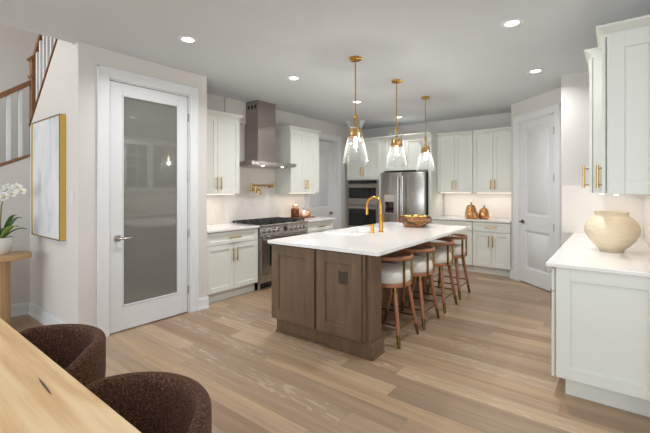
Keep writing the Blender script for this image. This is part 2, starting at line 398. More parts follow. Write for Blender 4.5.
# stairwell walls
struct(MB().box(-6.55, -6.40, -4.6, 2.75, 0, 5.4).build('wall_stairwell', 'wall'), 'tall stairwell wall behind the balusters', 'wall')
struct(MB().box(-6.4, -3.92, 2.60, 2.75, 2.743, 5.4).box(-6.4, XL-.15, 2.60, 2.75, 0, 2.743).box(-3.92, -3.80, -2.0, 2.75, CH+.25, 5.4).build('wall_upstairs', 'wall'), 'upper stairwell wall', 'wall')
struct(MB().box(-6.4, -3.92, -2.0, 2.75, 5.4, 5.5).build('ceiling_stairwell', 'ceil'))
# great room behind the viewer, with window openings
rw = MB(); Y0 = -4.6
for (a, b) in ((-6.4, -5.2), (-2.0, -.8), (2.4, 4.0)): rw.box(a, b, Y0, Y0+.15, 0, CH)
for (a, b) in ((-5.2, -2.0), (-.8, 2.4)): rw.box(a, b, Y0, Y0+.15, 0, .4); rw.box(a, b, Y0, Y0+.15, 2.5, CH)
rw.box(-6.4, -3.92, Y0, Y0+.15, CH, 5.4)
struct(rw.build('wall_front', 'wall'))
sw = MB(); sw.box(4.0, 4.15, -4.6, -3.0, 0, CH); sw.box(4.0, 4.15, .6, 2.86, 0, CH); sw.box(4.0, 4.15, -3.0, .6, 0, .4); sw.box(4.0, 4.15, -3.0, .6, 2.5, CH)
sw.box(XR+.15, 4.15, 2.86, 3.01, 0, CH)
struct(sw.build('wall_great_room', 'wall'))

# ------------------------------------------------------------------ trim: baseboards, casings
def baseboard(side, segs, h=.135, t=.018):
    m = MB()
    for (x0, y0, x1, y1, nx, ny) in segs:
        d = Vector((x1-x0, y1-y0)).normalized()
        for (tt, zz0, zz1) in ((t, 0, h-.02), (t*.55, h-.02, h), (t+.012, 0, .018)):
            m.prism([(x0, y0), (x1, y1), (x1+nx*tt, y1+ny*tt), (x0+nx*tt, y0+ny*tt)], zz0, zz1)
    return struct(m.build('baseboard_'+side, 'trim'))
baseboard('pantry', [(PX, 1.31, PX, 1.46, 1, 0), (PX, 2.53, PX, 2.675, 1, 0)])
baseboard('stair', [(XS+.03, 1.31, PX, 1.31, 0, -1)])
baseboard('side', [(XS, 1.31, XS, -1.6, 1, 0)])
baseboard('angled', [(*diag_pt(0), *diag_pt(.072), -K, -K), (*diag_pt(1.03), *diag_pt(TE), -K, -K)])

def casing(name, ow, oh, w=.09, t=.02, loc=(0, 0, 0), rot=0, depth=.12):
    """flat casing around an opening of width ow, front at local y=0"""
    m = MB()
    for (a, b) in ((-w, 0), (ow, ow+w)):
        m.box(a, b, -t, 0, 0, oh+w, .003)
    m.box(0, ow, -t, 0, oh, oh+w, .003)
    m.box(-w-.006, -w+.012, -t-.006, 0, 0, oh+w, .002); m.box(ow+w-.012, ow+w+.006, -t-.006, 0, 0, oh+w, .002)
    m.box(-w-.006, ow+w+.006, -t-.006, 0, oh+w-.012, oh+w+.006, .002)
    m.box(0, .012, 0, depth, 0, oh); m.box(ow-.012, ow, 0, depth, 0, oh); m.box(.012, ow-.012, 0, depth, oh-.012, oh)
    o = m.build(name, 'trim'); moved(o, *loc, rot); return struct(o)

# door 1: white full-lite door with grey frosted glass
casing('trim_1', .87, 2.475, w=.095, loc=(PX, 1.564, 0), rot=R(90))
d = bpy.data.objects.new('door_1', None); COL.objects.link(d); moved(d, PX-.012, 1.582, .012, R(90)); struct(d, 'white pantry door with one tall frosted glass pane', 'door')
DW, DH = .832, 2.445
m = MB(); gx0, gx1, gz0, gz1 = .117, .715, .235, 2.328
m.box(0, gx0, 0, .04, 0, DH, .002); m.box(gx1, DW, 0, .04, 0, DH, .002); m.box(gx0, gx1, 0, .04, 0, gz0, .002); m.box(gx0, gx1, 0, .04, gz1, DH, .002)
m.build('door_frame', 'door', d)
m = MB(); q = .012
m.box(gx0, gx0+q, -.004, .01, gz0, gz1, .002); m.box(gx1-q, gx1, -.004, .01, gz0, gz1, .002); m.box(gx0, gx1, -.004, .01, gz0, gz0+q, .002); m.box(gx0, gx1, -.004, .01, gz1-q, gz1, .002)
m.build('glazing_bead', 'door', d)
MB().box(gx0+q*.5, gx1-q*.5, .012, .022, gz0, gz1).build('frosted_glass_pane', 'frost', d)
hm = MB(); hm.box(.038, .098, -.008, 0, .885, .945, .003); hm.cyl((.068, -.055, .915), (.068, -.006, .915), .011); hm.tube([(.068, -.05, .915), (.10, -.052, .915), (.185, -.048, .917)], [.010, .009, .007], 10)
hm.build('door_handle', 'chrome', d)
for z in (.25, .90, 1.56, 2.21):
    MB().cyl((DW+.008, -.008, z-.045), (DW+.008, -.008, z+.045), .007, seg=10).box(DW+.002, DW+.016, -.003, .004, z-.045, z+.045).build('hinge', 'chrome', d)

def panel_door(name, W_, H_, loc, rot, label, handle_x, hinge_x, panels, lever_dir):
    d = bpy.data.objects.new(name, None); COL.objects.link(d); moved(d, *loc, rot); struct(d, label, 'door')
    m = MB(); xs0, xs1 = .115, W_-.115
    m.box(0, xs0, 0, .035, 0, H_, .002); m.box(xs1, W_, 0, .035, 0, H_, .002)
    zz = [0]
    for (a, b) in panels: zz += [a, b]
    zz.append(H_)
    for i in range(0, len(zz), 2): m.box(xs0, xs1, 0, .035, zz[i], zz[i+1], .002)
    m.build('door_leaf', 'door', d)
    for (a, b) in panels:
        p = MB(); p.box(xs0, xs1, .020, .030, a, b)
        e = .035
        p.hexa([(xs0+e, .020, a+e), (xs1-e, .020, a+e), (xs1-e, .020, b-e), (xs0+e, .020, b-e)][::-1], [(xs0+e*1.6, .006, a+e*1.6), (xs1-e*1.6, .006, a+e*1.6), (xs1-e*1.6, .006, b-e*1.6), (xs0+e*1.6, .006, b-e*1.6)][::-1])
        p.build('door_panel', 'door', d)
    h = MB(); hx = handle_x; h.lathe([(0, 0), (.03, 0), (.03, .006), (.012, .012), (.012, .05), (0, .05)], seg=16).xf(Matrix.Translation((hx, 0, .905)) @ Matrix.Rotation(R(90), 4, 'X'))
    h.tube([(hx, -.048, .905), (hx+lever_dir*.04, -.052, .905), (hx+lever_dir*.115, -.048, .907)], [.010, .009, .007], 10)
    h.build('door_handle', 'bronze', d)
    if hinge_x is not None:
        for z in (.25, .88, 1.55, 2.18):
            MB().cyl((hinge_x, -.022, z-.05), (hinge_x, -.022, z+.05), .009, seg=10).box(hinge_x-.007, hinge_x+.007, -.02, .004, z-.05, z+.05).build('hinge', 'bronze', d)
    return d
# door 2 on the angled wall
casing('trim_2', .76, 2.43, w=.095, loc=(*diag_pt(.19), 0), rot=R(-45), depth=.12)
panel_door('door_2', .73, 2.405, (*diag_pt(.205, .012), .012), R(-45), 'white two-panel pantry door on the angled corner wall', .055, .738, [(.22, .78), (1.01, 2.29)], 1)
# door 3 beyond the range, set back in its casing
casing('trim_3', .92, 2.39, w=.095, loc=(XL, 5.33, 0), rot=R(90), depth=.16)
panel_door('door_3', .89, 2.36, (XL-.10, 5.345, .012), R(90), 'white two-panel door set back beyond the range counter', .815, None, [(.22, .82), (1.02, 2.20)], -1)
MB  # (helpers end)
struct(MB().box(XL-.35, XL-.30, 5.2, 6.4, 0, CH).build('wall_hall', 'wall'))

# ------------------------------------------------------------------ backsplashes and the boxed wall panels over the cabinets
struct(MB().box(XL, XL+.010, 2.66, 5.30-.10, .90, 1.80).build('backsplash_range', 'tile'), 'pale tile backsplash behind the range', 'backsplash')
struct(MB().box(-2.61, -1.31, YB-.010, YB, .90, 1.40).build('backsplash_back', 'tile'), 'pale tile backsplash behind the amber jars', 'backsplash')
struct(MB().box(-.49, XR, 5.16, 5.17, .90, 1.45).box(XR-.01, XR, 2.90, 5.16, .90, 1.45).build('backsplash_right', 'tile'), 'pale backsplash behind the vase', 'backsplash')
struct(MB().box(XL, XL+.03, 2.66, 3.40, 2.40, CH).box(XL, XL+.03, 3.418, 5.20, 2.40, CH).build('trim_soffit', 'wall'))

# ------------------------------------------------------------------ cabinets
def shaker(x0, x1, z0, z1, y=0.0, rail=.062, t=.02):
    m = MB(); r = min(rail, (x1-x0)*.3, (z1-z0)*.34); b = .0025
    m.box(x0, x0+r, y, y+t, z0, z1, b); m.box(x1-r, x1, y, y+t, z0, z1, b)
    m.box(x0+r, x1-r, y, y+t, z0, z0+r, b); m.box(x0+r, x1-r, y, y+t, z1-r, z1, b)
    m.box(x0+r, x1-r, y+.012, y+t-.001, z0+r, z1-r)
    return m
def pull(x, z, vert=True, L_=.165, y=0.0):
    m = MB(); h = L_/2; o = y-.034
    if vert:
        m.cyl((x, o, z-h), (x, o, z+h), .0078, seg=10)
        for s in (-1, 1): m.cyl((x, o, z+s*h*.72), (x, y, z+s*h*.72), .0045, seg=8)
    else:
        m.cyl((x-h, o, z), (x+h, o, z), .0078, seg=10)
        for s in (-1, 1): m.cyl((x+s*h*.72, o, z), (x+s*h*.72, y, z), .0045, seg=8)
    return m
def crown(x0, x1, y0, y1, z0, z1, l=True, r=True, p=.05):
    m = MB(); a = p if l else 0; b = p if r else 0
    m.box(x0-(.008 if l else 0), x1+(.008 if r else 0), y0-.008, y1, z0, z0+.02, .002)
    zt = z1-.016
    m.hexa([(x0, y0, z0+.02), (x1, y0, z0+.02), (x1, y1, z0+.02), (x0, y1, z0+.02)], [(x0-a+.006, y0-p+.006, zt), (x1+b-(.006 if r else 0), y0-p+.006, zt), (x1+b-(.006 if r else 0), y1, zt), (x0-a+(.006 if l else 0), y1, zt)])
    m.box(x0-a, x1+b, y0-p, y1, zt, z1, .002)
    return m
def cabinet(name, label, cat, loc, rot, W_, D_, z0, z1, fronts, toe=None, crown_z=None, cl=True, cr=True, mat='cab', group=None, ends=(0, 0), strip=False):
    """body behind y=.02; fronts hang at y=0..0.02, one mesh per door or drawer with its brass pull"""
    c = thing(name, label, cat, loc, rot, group)
    b = MB(); b.box(0, W_, .024, D_, z0, z1, .001)
    b.build('cabinet_body', mat, c)
    if toe:
        MB().box(ends[0], W_-ends[1], .075, D_, 0, z0).build('toe_kick', mat, c)
    for f in fronts:
        k, x0, x1, a, bb = f[:5]; hd = f[5] if len(f) > 5 else None
        if k == 'glass':
            r = .06; m = MB(); t = .02
            m.box(x0, x0+r, 0, t, a, bb, .0015); m.box(x1-r, x1, 0, t, a, bb, .0015); m.box(x0+r, x1-r, 0, t, a, a+r, .0015); m.box(x0+r, x1-r, 0, t, bb-r, bb, .0015)
            n = 4
            for i in range(1, n):
                zz = a+r+(bb-a-2*r)*i/n; m.box(x0+r, x1-r, .003, .015, zz-.008, zz+.008)
            xm = (x0+x1)/2; m.box(xm-.008, xm+.008, .003, .015, a+r, bb-r)
            d = m.build('door', mat, c); MB().box(x0+r, x1-r, .008, .012, a+r, bb-r).build('glass_pane', 'cabglass', d)
        else:
            d = shaker(x0, x1, a, bb, rail=.062 if k == 'door' else .045).build(k, mat, c)
        if hd:
            hx, hz, vert, L_ = hd; pull(hx, hz, vert, L_).build('handle', 'brass', d)
    if crown_z:
        crown(0, W_, .02, D_, z1, crown_z, cl, cr).build('crown_moulding', mat, c)
    if strip:
        MB().box(.05, W_-.05, .06, .085, z0-.010, z0).build('light_strip', 'strip', c)
    return c
def two_doors(W_, z0, z1, low, g=.0025, L_=.165):
    """pair of doors with pulls meeting at the middle"""
    m = W_/2; hz = (z0+.055+L_/2) if low else (z1-.05-L_/2)
    return [('door', g, m-g/1.5, z0, z1, (m-.032, hz, True, L_)), ('door', m+g/1.5, W_-g, z0, z1, (m+.032, hz, True, L_))]

CT = .91; CB = .88     # counter top and underside
XF = -3.88             # front plane of the range-wall base cabinets
UB, UT, UC = 1.345, 2.37, 2.44
def base_fronts(W_):
    return [('drawer', .0025, W_-.0025, .715, .868, (W_/2, .79, False, .18))] + two_doors(W_, .13, .708, False, L_=.17)
RB = R(90)
# range wall
cabinet('base_cabinet', 'pale base cabinet with a wide drawer between pantry wall and range', 'cabinet', (XF, 2.682, 0), RB, .825, .63, .125, CB, base_fronts(.825), toe=True)
cabinet('base_cabinet', 'pale base cabinet between the range and the set-back door', 'cabinet', (XF, 4.54, 0), RB, .70, .63, .125, CB, base_fronts(.70), toe=True)
tag(MB().box(XL+.011, XF+.03, 2.678, 3.510, CB+.001, CT, .004).build('countertop', 'quartz'), 'white quartz countertop between pantry wall and range', 'countertop')
tag(MB().box(XL+.011, XF+.03, 4.536, 5.262, CB+.001, CT, .004).build('countertop', 'quartz'), 'white quartz countertop carrying the copper decor beyond the range', 'countertop')
cabinet('upper_cabinet', 'pale two-door upper cabinet between pantry wall and hood', 'cabinet', (-4.15, 2.675, 0), RB, .735, .355, UB, UT, two_doors(.735, UB+.003, UT-.003, True), crown_z=UC, cl=False, strip=True)
cabinet('upper_cabinet', 'pale two-door upper cabinet between hood and set-back door', 'cabinet', (-4.15, 4.45, 0), RB, .74, .355, UB, UT, two_doors(.74, UB+.003, UT-.003, True), crown_z=UC, strip=True)
def strip_light(loc, sx, sy, p, rz=0.0):
    return area('under_cabinet_light', loc, (0, 0, rz), sx, sy, p, (1, .91, .83))
strip_light((-4.28, 3.04, UB-.015), .05, .66, 1.2)
strip_light((-4.28, 4.82, UB-.015), .05, .66, 1.2)

# the range
rg = thing('range', 'wide stainless steel gas range under the hood', 'range', (-3.845, 3.518, 0), RB)
RW = 1.010
MB().box(.0, RW, .03, .66, .10, .895, .003).build('body', 'steel', rg)
for x in (.035, RW-.035):
    for y in (.07, .60): MB().lathe([(0, 0), (.028, 0), (.028, .03), (.021, .035), (.021, .10), (0, .10)], (x, y, 0), 14).build('leg', 'steel', rg)
MB().box(.06, RW-.06, .10, .12, .02, .10).build('kick_plate', 'black', rg)
cp = MB(); cp.hexa([(.0, .0, .755), (RW, .0, .755), (RW, .05, .755), (.0, .05, .755)], [(.0, .025, .895), (RW, .025, .895), (RW, .05, .895), (.0, .05, .895)])
cpo = cp.build('control_panel', 'steel', rg)
MB().tube([(.0, .012, .893), (RW, .012, .893)], .018, 12).build('bullnose', 'steel', rg)
def rknob(x):
    m = MB(); m.lathe([(0, 0), (.030, 0), (.030, .008), (.024, .012), (.022, .04), (.019, .045), (0, .045)], seg=20)
    m.box(-.004, .004, -.022, .022, .04, .052, .001)
    m.xf(Matrix.Translation((x, .012, .822)) @ Matrix.Rotation(R(79), 4, 'X')); m.build('knob', 'chrome', cpo)
for x in (.085, .175, .265, .355, .64, .73, .82, .91): rknob(x)
MB().lathe([(0, 0), (.036, 0), (.036, .008), (0, .008)], seg=24).xf(Matrix.Translation((RW/2, .012, .825)) @ Matrix.Rotation(R(79), 4, 'X')).build('display', 'black', cpo)
od = MB().box(.012, RW-.012, .0, .04, .235, .742, .006).build('oven_door', 'steel', rg)
MB().box(.17, RW-.17, -.003, .02, .33, .62, .006).build('oven_window', 'ovenglass', od)
hb = MB(); hb.tube([(.07, -.055, .695), (RW-.07, -.055, .695)], .015, 14)
for x in (.10, RW-.10): hb.cyl((x, -.055, .695), (x, .0, .695), .011, .014)
hb.build('oven_handle', 'chrome', od)
MB().box(.012, RW-.012, .006, .04, .105, .228, .004).build('drawer', 'steel', rg)
MB().box(.0, RW, .02, .66, .895, .908, .003).build('cooktop', 'black', rg)
for gxx in range(4):
    x0 = .02+gxx*.2435; x1 = x0+.236
    g = MB()
    for yy in (.06, .20, .34, .48, .62): g.box(x0, x1, yy-.007, yy+.007, .925, .942, .002)
    for xx in (x0+.007, (x0+x1)/2, x1-.007): g.box(xx-.007, xx+.007, .055, .625, .925, .940, .002)
    for xx in (x0+.01, x1-.01):
        for yy in (.065, .615): g.box(xx-.007, xx+.007, yy-.007, yy+.007, .908, .928)
    g.build('burner_grate', 'iron', rg)
    for yy in (.19, .48): MB().lathe([(0, 0), (.05, 0), (.05, .008), (.035, .012), (0, .012)], (((x0+x1)/2), yy, .908), 18).build('burner', 'iron', rg)

# the hood
hd = thing('range_hood', 'stainless chimney hood on the wall over the range', 'hood', (XL+.011, 3.535, 1.755), RB)
HW = .91; HD = .49
cn = MB(); cn.box(-.015, HW, -HD, 0, .010, .055, .003)
cn.box(.02, HW-.02, -HD+.02, -.02, -.004, .012)
cno = cn.build('canopy', 'steel', hd)
for x in (.25, .66): MB().lathe([(0, 0), (.02, 0), (.02, .006), (0, .006)], (x, -HD+.07, -.010), 16).build('hood_lamp', 'lampface', cno)
ch = MB(); ch.box(.27, .64, -.295, 0, .055, CH-1.755-.002, .002)
cho = ch.build('chimney', 'steeld', hd)
for k in range(3):
    v = MB(); 
    for zz in (0, 1): pass
    v.box(.2685, .273, -.262+k*.075, -.212+k*.075, .865, .925, .003); v.build('vent_slot', 'black', cho)

# pot filler
pf = thing('pot_filler', 'brass pot filler tap folded on the backsplash above the range', 'tap', (XL+.010, 4.32, 1.455), RB)
m = MB(); m.lathe([(0, 0), (.032, 0), (.032, .008), (.014, .014), (.014, .10), (0, .10)], seg=20).xf(Matrix.Rotation(R(90), 4, 'X')); m.cyl((0, -.09, -.03), (0, -.09, .06), .013); m.box(-.006, .006, -.096, -.084, .06, .075, .002); m.build('wall_mount', 'brass', pf)
a1 = MB(); a1.tube([(0, -.09, .012), (-.47, -.10, .012)], .0125, 12); a1.tube([(0, -.09, -.018), (-.47, -.10, -.018)], .0085, 12) if False else None
a1.cyl((-.47, -.10, -.09), (-.47, -.10, .045), .018); a1.build('arm', 'brass', pf)
a2 = MB(); a2.tube([(-.47, -.10, -.06), (-.44, -.22, -.06), (-.435, -.25, -.06), (-.432, -.262, -.085), (-.432, -.262, -.13)], [.013]*4+[.016], 12)
a2.cyl((-.45, -.17, -.105), (-.45, -.17, -.01), .024); a2.tube([(-.45, -.16, -.022), (-.41, -.15, -.018)], .006, 8); a2.build('spout', 'brass', pf)

# copper decor on the far range-wall counter
cx, cy = -4.30, 4.86
b = MB(); b.box(-.12, .12, -.23, .25, 0, .018, .006, 2)
tag(moved(b.build('serving_board', 'bowlwood'), cx, cy, CT), 'wooden serving board under the copper decor beside the range', 'board')
rim = MB(); rim.lathe([(0, 0), (.066, 0), (.07, .006), (.07, .14), (.066, .146), (.06, .14), (.06, .012), (0, .012)], seg=28)
cn_ = thing('canister', 'dark copper canister on the serving board', 'canister', (cx-.02, cy-.12, CT+.018)); rim.build('body', M('dark_copper', lin(122, 74, 52), .3, .9, var=.2, vscale=14), cn_)
MB().lathe([(.0, .138), (.071, .138), (.073, .150), (.05, .158), (.0, .160)], seg=28).build('lid', 'copper', cn_)
def gourd(name, label, loc, r, h, mat, ribs=9, stem=True, group=None, lean=0):
    g = thing(name, label, 'decoration', loc, 0, group)
    prof = [(0, 0), (.55*r, 0), (.82*r, .08*h), (r, .32*h), (.97*r, .5*h), (.75*r, .74*h), (.45*r, .9*h), (.16*r, .97*h), (0, .95*h)]
    m = MB(); m.lathe(prof, seg=54, fn=lambda a, z: 1-.07*abs(math.sin(a*ribs/2))**.0 * (1-abs(math.sin(a*ribs/2)))); m.build('body', mat, g, 60)
    if stem:
        MB().tube([(0, 0, .94*h), (.004, 0, 1.05*h), (.012, .004, 1.16*h)], [.012, .009, .011], 8).build('stem', 'bronze', g)
    return g
gourd('pumpkin_ornament', 'rose gold pumpkin ornament leaning beside the dark copper canister', (cx+.035, cy+.035, CT+.018), .075, .13, MT['rosegold'])
gourd('pumpkin_ornament', 'small copper pumpkin ornament at the end of the serving board', (cx+.0, cy+.178, CT+.018), .06, .10, MT['copper'])
gourd('pumpkin_ornament', 'pale gold pumpkin ornament set on the copper canister lid', (cx-.02, cy-.12, CT+.018+.163), .055, .075, MT['rosegold'])

# ------------------------------------------------------------------ back wall: ovens, fridge, uppers
YF = 6.50
oc = thing('oven_cabinet', 'tall pale cabinet housing the double oven', 'cabinet', (-4.46, YF, 0))
OW = .78
ob = MB(); ob.box(0, .022, .02, .64, 0, UT); ob.box(OW-.022, OW, .02, .64, 0, UT); ob.box(.022, OW-.022, .02, .64, 1.60, UT); ob.box(.022, OW-.022, .02, .64, 0, .574); ob.box(.022, OW-.022, .60, .64, .574, 1.60)
ob.build('cabinet_body', 'cab', oc)
for f in two_doors(OW, 1.625, UT-.003, True, L_=.18):
    d = shaker(*f[1:5]).build('door', 'cab', oc); pull(*f[5]).build('handle', 'brass', d)
d = shaker(.0025, OW-.0025, .13, .565).build('drawer', 'cab', oc); pull(OW/2, .48, False, .18).build('handle', 'brass', d)
crown(0, OW, .02, .64, UT, UC, False, False).build('crown_moulding', 'cab', oc)
ov = thing('double_oven', 'stainless steel double wall oven with black glass doors', 'oven', (-4.46+.024, YF, .576))
VW = OW-.048
MB().box(.004, VW-.004, .02, .58, .002, 1.015).build('body', 'steeld', ov)
MB().box(0, VW, -.012, .02, .938, 1.022, .004).build('control_panel', 'steel', ov)
o1 = MB().box(0, VW, -.018, .02, .508, .930, .005).build('microwave_door', 'steeld', ov)
MB().box(.04, VW-.04, -.021, 0, .640, .862, .004).build('door_glass', 'ovenglass', o1)
h = MB(); h.tube([(.04, -.062, .892), (VW-.04, -.062, .892)], .011, 12)
for x in (.07, VW-.07): h.cyl((x, -.062, .892), (x, -.015, .892), .009)
h.build('door_handle', 'chrome', o1)
MB().box(.03, VW-.03, -.015, .0, .945, 1.008, .002).build('display', 'ovenglass', ov)
o2 = MB().box(0, VW, -.018, .02, .03, .500, .005).build('oven_door', 'steeld', ov)
MB().box(.04, VW-.04, -.021, 0, .075, .430, .004).build('door_glass', 'ovenglass', o2)
h = MB(); h.tube([(.04, -.062, .462), (VW-.04, -.062, .462)], .011, 12)
for x in (.07, VW-.07): h.cyl((x, -.062, .462), (x, -.015, .462), .009)
h.build('door_handle', 'chrome', o2)
MB().box(0, VW, -.010, .02, .002, .026, .002).build('vent_trim', 'steel', ov)

fe = thing('fridge_cabinet', 'pale cabinet bridging over the fridge with a tall end panel', 'cabinet', (-3.675, 6.53, 0))
FW = 1.047
fb = MB(); fb.box(0, .085, .0, .61, 0, UT); fb.box(FW-.055, FW, .0, .61, 0, UT); fb.box(.085, FW-.055, .021, .61, 1.765, UT)
fb.build('cabinet_body', 'cab', fe)
mdl = (.088+FW-.055)/2
for (a, b_, hx) in ((.090, mdl-.0015, mdl-.032), (mdl+.0015, FW-.058, mdl+.032)):
    d = shaker(a, b_, 1.765, UT-.003).build('door', 'cab', fe); pull(hx, 1.94, True, .17).build('handle', 'brass', d)
crown(0, FW, .0, .61, UT, UC, False, False).build('crown_moulding', 'cab', fe)
fr = thing('fridge', 'stainless french-door fridge with water dispenser', 'fridge', (-3.565, 6.355, 0))
RWD = .877
MB().box(.006, RWD-.006, .075, .74, .03, 1.73, .004).build('body', 'black', fr)
h2 = RWD/2
for i, (a, b_) in enumerate(((.0, h2-.003), (h2+.003, RWD))):
    dd = MB().box(a, b_, .0, .07, .62, 1.72, .010, 2).build('door', 'steel', fr)
    hx = h2+(-.045 if i == 0 else .045)
    g = MB(); g.tube([(hx, -.06, .80), (hx, -.06, 1.64)], .015, 12)
    for z in (.86, 1.58): g.cyl((hx, -.06, z), (hx, .0, z), .011)
    g.build('door_handle', 'chrome', dd)
    if i == 0:
        wdp = MB(); wdp.box(.075, .30, -.006, .01, .93, 1.30, .004); wdp.build('dispenser', 'chrome', dd)
        MB().box(.095, .28, -.008, .0, .96, 1.17, .004).build('dispenser_recess', 'ovenglass', dd)
for (z0, z1) in ((.06, .335), (.345, .61)):
    dd = MB().box(0, RWD, .0, .07, z0, z1, .010, 2).build('drawer', 'steel', fr)
    g = MB(); g.tube([(.08, -.06, z1-.06), (RWD-.08, -.06, z1-.06)], .012, 12)
    for x in (.14, RWD-.14): g.cyl((x, -.06, z1-.06), (x, .0, z1-.06), .010)
    g.build('door_handle', 'chrome', dd)
MB().box(.02, RWD-.02, .05, .10, .0, .055).build('kick_plate', 'black', fr)

cabinet('upper_cabinet', 'pale two-door upper cabinet beside the fridge enclosure', 'cabinet', (-2.625, 6.80, 0), 0, .645, .345, UB, UT, two_doors(.645, UB+.003, UT-.003, True), crown_z=UC, cl=False, cr=False, strip=True)
cabinet('upper_cabinet', 'pale two-door upper cabinet above the amber jars by the corner door', 'cabinet', (-1.975, 6.80, 0), 0, .66, .345, UB, UT, two_doors(.66, UB+.003, UT-.003, True), crown_z=UC, cl=False, cr=False, strip=True)
cabinet('base_cabinet', 'pale base cabinet beside the fridge, behind the island end', 'cabinet', (-2.625, 6.53, 0), 0, .715, .61, .115, CB-.012, [('drawer', .0025, .7125, .70, .855, (.357, .775, False, .18))]+two_doors(.715, .12, .693, False), toe=True)
cabinet('base_cabinet', 'pale base cabinet next to the angled corner door', 'cabinet', (-1.905, 6.53, 0), 0, .59, .61, .115, CB-.012, [('drawer', .0025, .5875, .70, .855, (.295, .785, False, .20))]+two_doors(.59, .12, .693, False, L_=.19), toe=True)
tag(MB().box(-2.625, -1.312, 6.50, YB-.011, CB-.011, CT-.012, .004).build('countertop', 'quartz'), 'white quartz countertop along the wall beside the fridge', 'countertop')
strip_light((-2.30, 6.95, UB-.015), .55, .05, .75)
strip_light((-1.65, 6.95, UB-.015), .55, .05, .75)
# amber jars
def jar(label, loc, r, h):
    g = thing('pumpkin_jar', label, 'decoration', loc, 0, 'amber pumpkin jars on the back counter')
    prof = [(0, 0), (.78*r, 0), (.94*r, .04*h), (r, .18*h), (.96*r, .45*h), (.84*r, .72*h), (.66*r, .93*h), (.4*r, 1.0*h), (0, .99*h)]
    MB().lathe(prof, seg=56, fn=lambda a, z: 1-.09*(1-abs(math.sin(a*4)))).build('body', 'amber', g, 60)
    MB().tube([(0, 0, .98*h), (.002, 0, 1.08*h), (.008, 0, 1.18*h)], [.014, .010, .013], 8).build('stem', 'bronze', g)
jz = CT-.012
jar('tallest amber pumpkin jar on the back counter', (-1.985, 6.72, jz), .100, .240)
jar('smallest amber pumpkin jar, in front of the tallest', (-1.878, 6.60, jz), .058, .125)
jar('medium amber pumpkin jar nearest the corner door', (-1.775, 6.74, jz), .086, .190)

# ------------------------------------------------------------------ vase counter on the other side
RX = -.345
rn = R(-90)
def rb(y0, y1): return (RX, y1, 0), rn, y1-y0
NY, FY = 2.98, 5.155
l, r_, W_ = rb(NY, 3.70)
c1 = cabinet('base_cabinet', 'pale base cabinet with a shaker end panel, under the vase counter', 'cabinet', l, r_, W_, .59, .14, CB, base_fronts(W_), toe=True, ends=(0, .075))
# decorative end panel facing the viewer (local +x end)
ep = shaker(.03, .585, .14, CB, rail=.082, t=.02)
o = ep.build('end_panel', 'cab', c1); o.rotation_euler = (0, 0, R(90)); o.location = (W_+.02, 0, 0)
l, r_, W_ = rb(3.705, 4.43); cabinet('base_cabinet', 'pale base cabinet in the middle of the vase counter run', 'cabinet', l, r_, W_, .59, .14, CB, base_fronts(W_), toe=True)
l, r_, W_ = rb(4.435, FY); cabinet('base_cabinet', 'pale base cabinet at the far end of the vase counter run', 'cabinet', l, r_, W_, .59, .14, CB, base_fronts(W_), toe=True)
tag(MB().box(RX-.03, XR-.011, NY-.035, FY, CB+.001, CT, .005).build('countertop', 'quartz'), 'white quartz countertop carrying the cream vase', 'countertop')
# uppers: a shallow cabinet at the near end, deeper glass-door ones beyond
def up(y0, y1, xf, fronts_f, label, strip=True, **k):
    W_ = y1-y0
    return cabinet('upper_cabinet', label, 'cabinet', (xf, y1, 0), rn, W_, XR-xf-.002, 1.378, UT, fronts_f(W_), crown_z=UC, strip=strip, **k)
def one_door(W_): return [('door', .0025, W_-.0025, 1.381, UT-.003, (.035, 1.50, True, .165))]
ucab = up(2.97, 3.36, -.066, one_door, 'tall pale upper cabinet with a shaker end panel above the vase', cl=False, cr=True)
ep = shaker(.03, .312, 1.378, UT, rail=.085, t=.02).build('end_panel', 'cab', ucab); ep.rotation_euler = (0, 0, R(90)); ep.location = (.39+.02, 0, 0)
def gdoors(W_):
    f = two_doors(W_, 1.381, UT-.003, True); return [('glass',)+x[1:] for x in f]
def gdoors1(W_):
    return [('glass', .0025, W_-.0025, 1.381, UT-.003, (W_-.035, 1.50, True, .165))]
up(3.362, 3.90, -.150, gdoors1, 'deep upper cabinet with one glass door beyond the end cabinet', cl=False, cr=False)
up(3.902, 5.155, -.150, gdoors, 'wide upper cabinet with two glass doors by the short wall', cl=False, cr=False)
strip_light((.10, 3.17, 1.362), .05, .30, .4)
strip_light((.05, 4.3, 1.362), .05, 1.5, 1.25)
# vase
vs = thing('vase', 'squat cream textured vase on the white counter', 'vase', (-.022, 3.80, CT)); vs.scale = (.90, .90, 1.03)
prof = [(0, 0), (.085, 0), (.092, .008), (.095, .02), (.12, .035), (.168, .085), (.197, .14), (.205, .165), (.200, .195), (.180, .235), (.150, .262), (.128, .272), (.122, .282), (.128, .305), (.130, .308), (.122, .308), (.112, .28), (.14, .255), (.17, .225), (.19, .17), (.16, .09), (.10, .03), (0, .022)]
MB().lathe(prof, seg=56, fn=lambda a, z: 1+.006*math.sin(3*a+z*20)).build('body', 'vase', vs, 60)

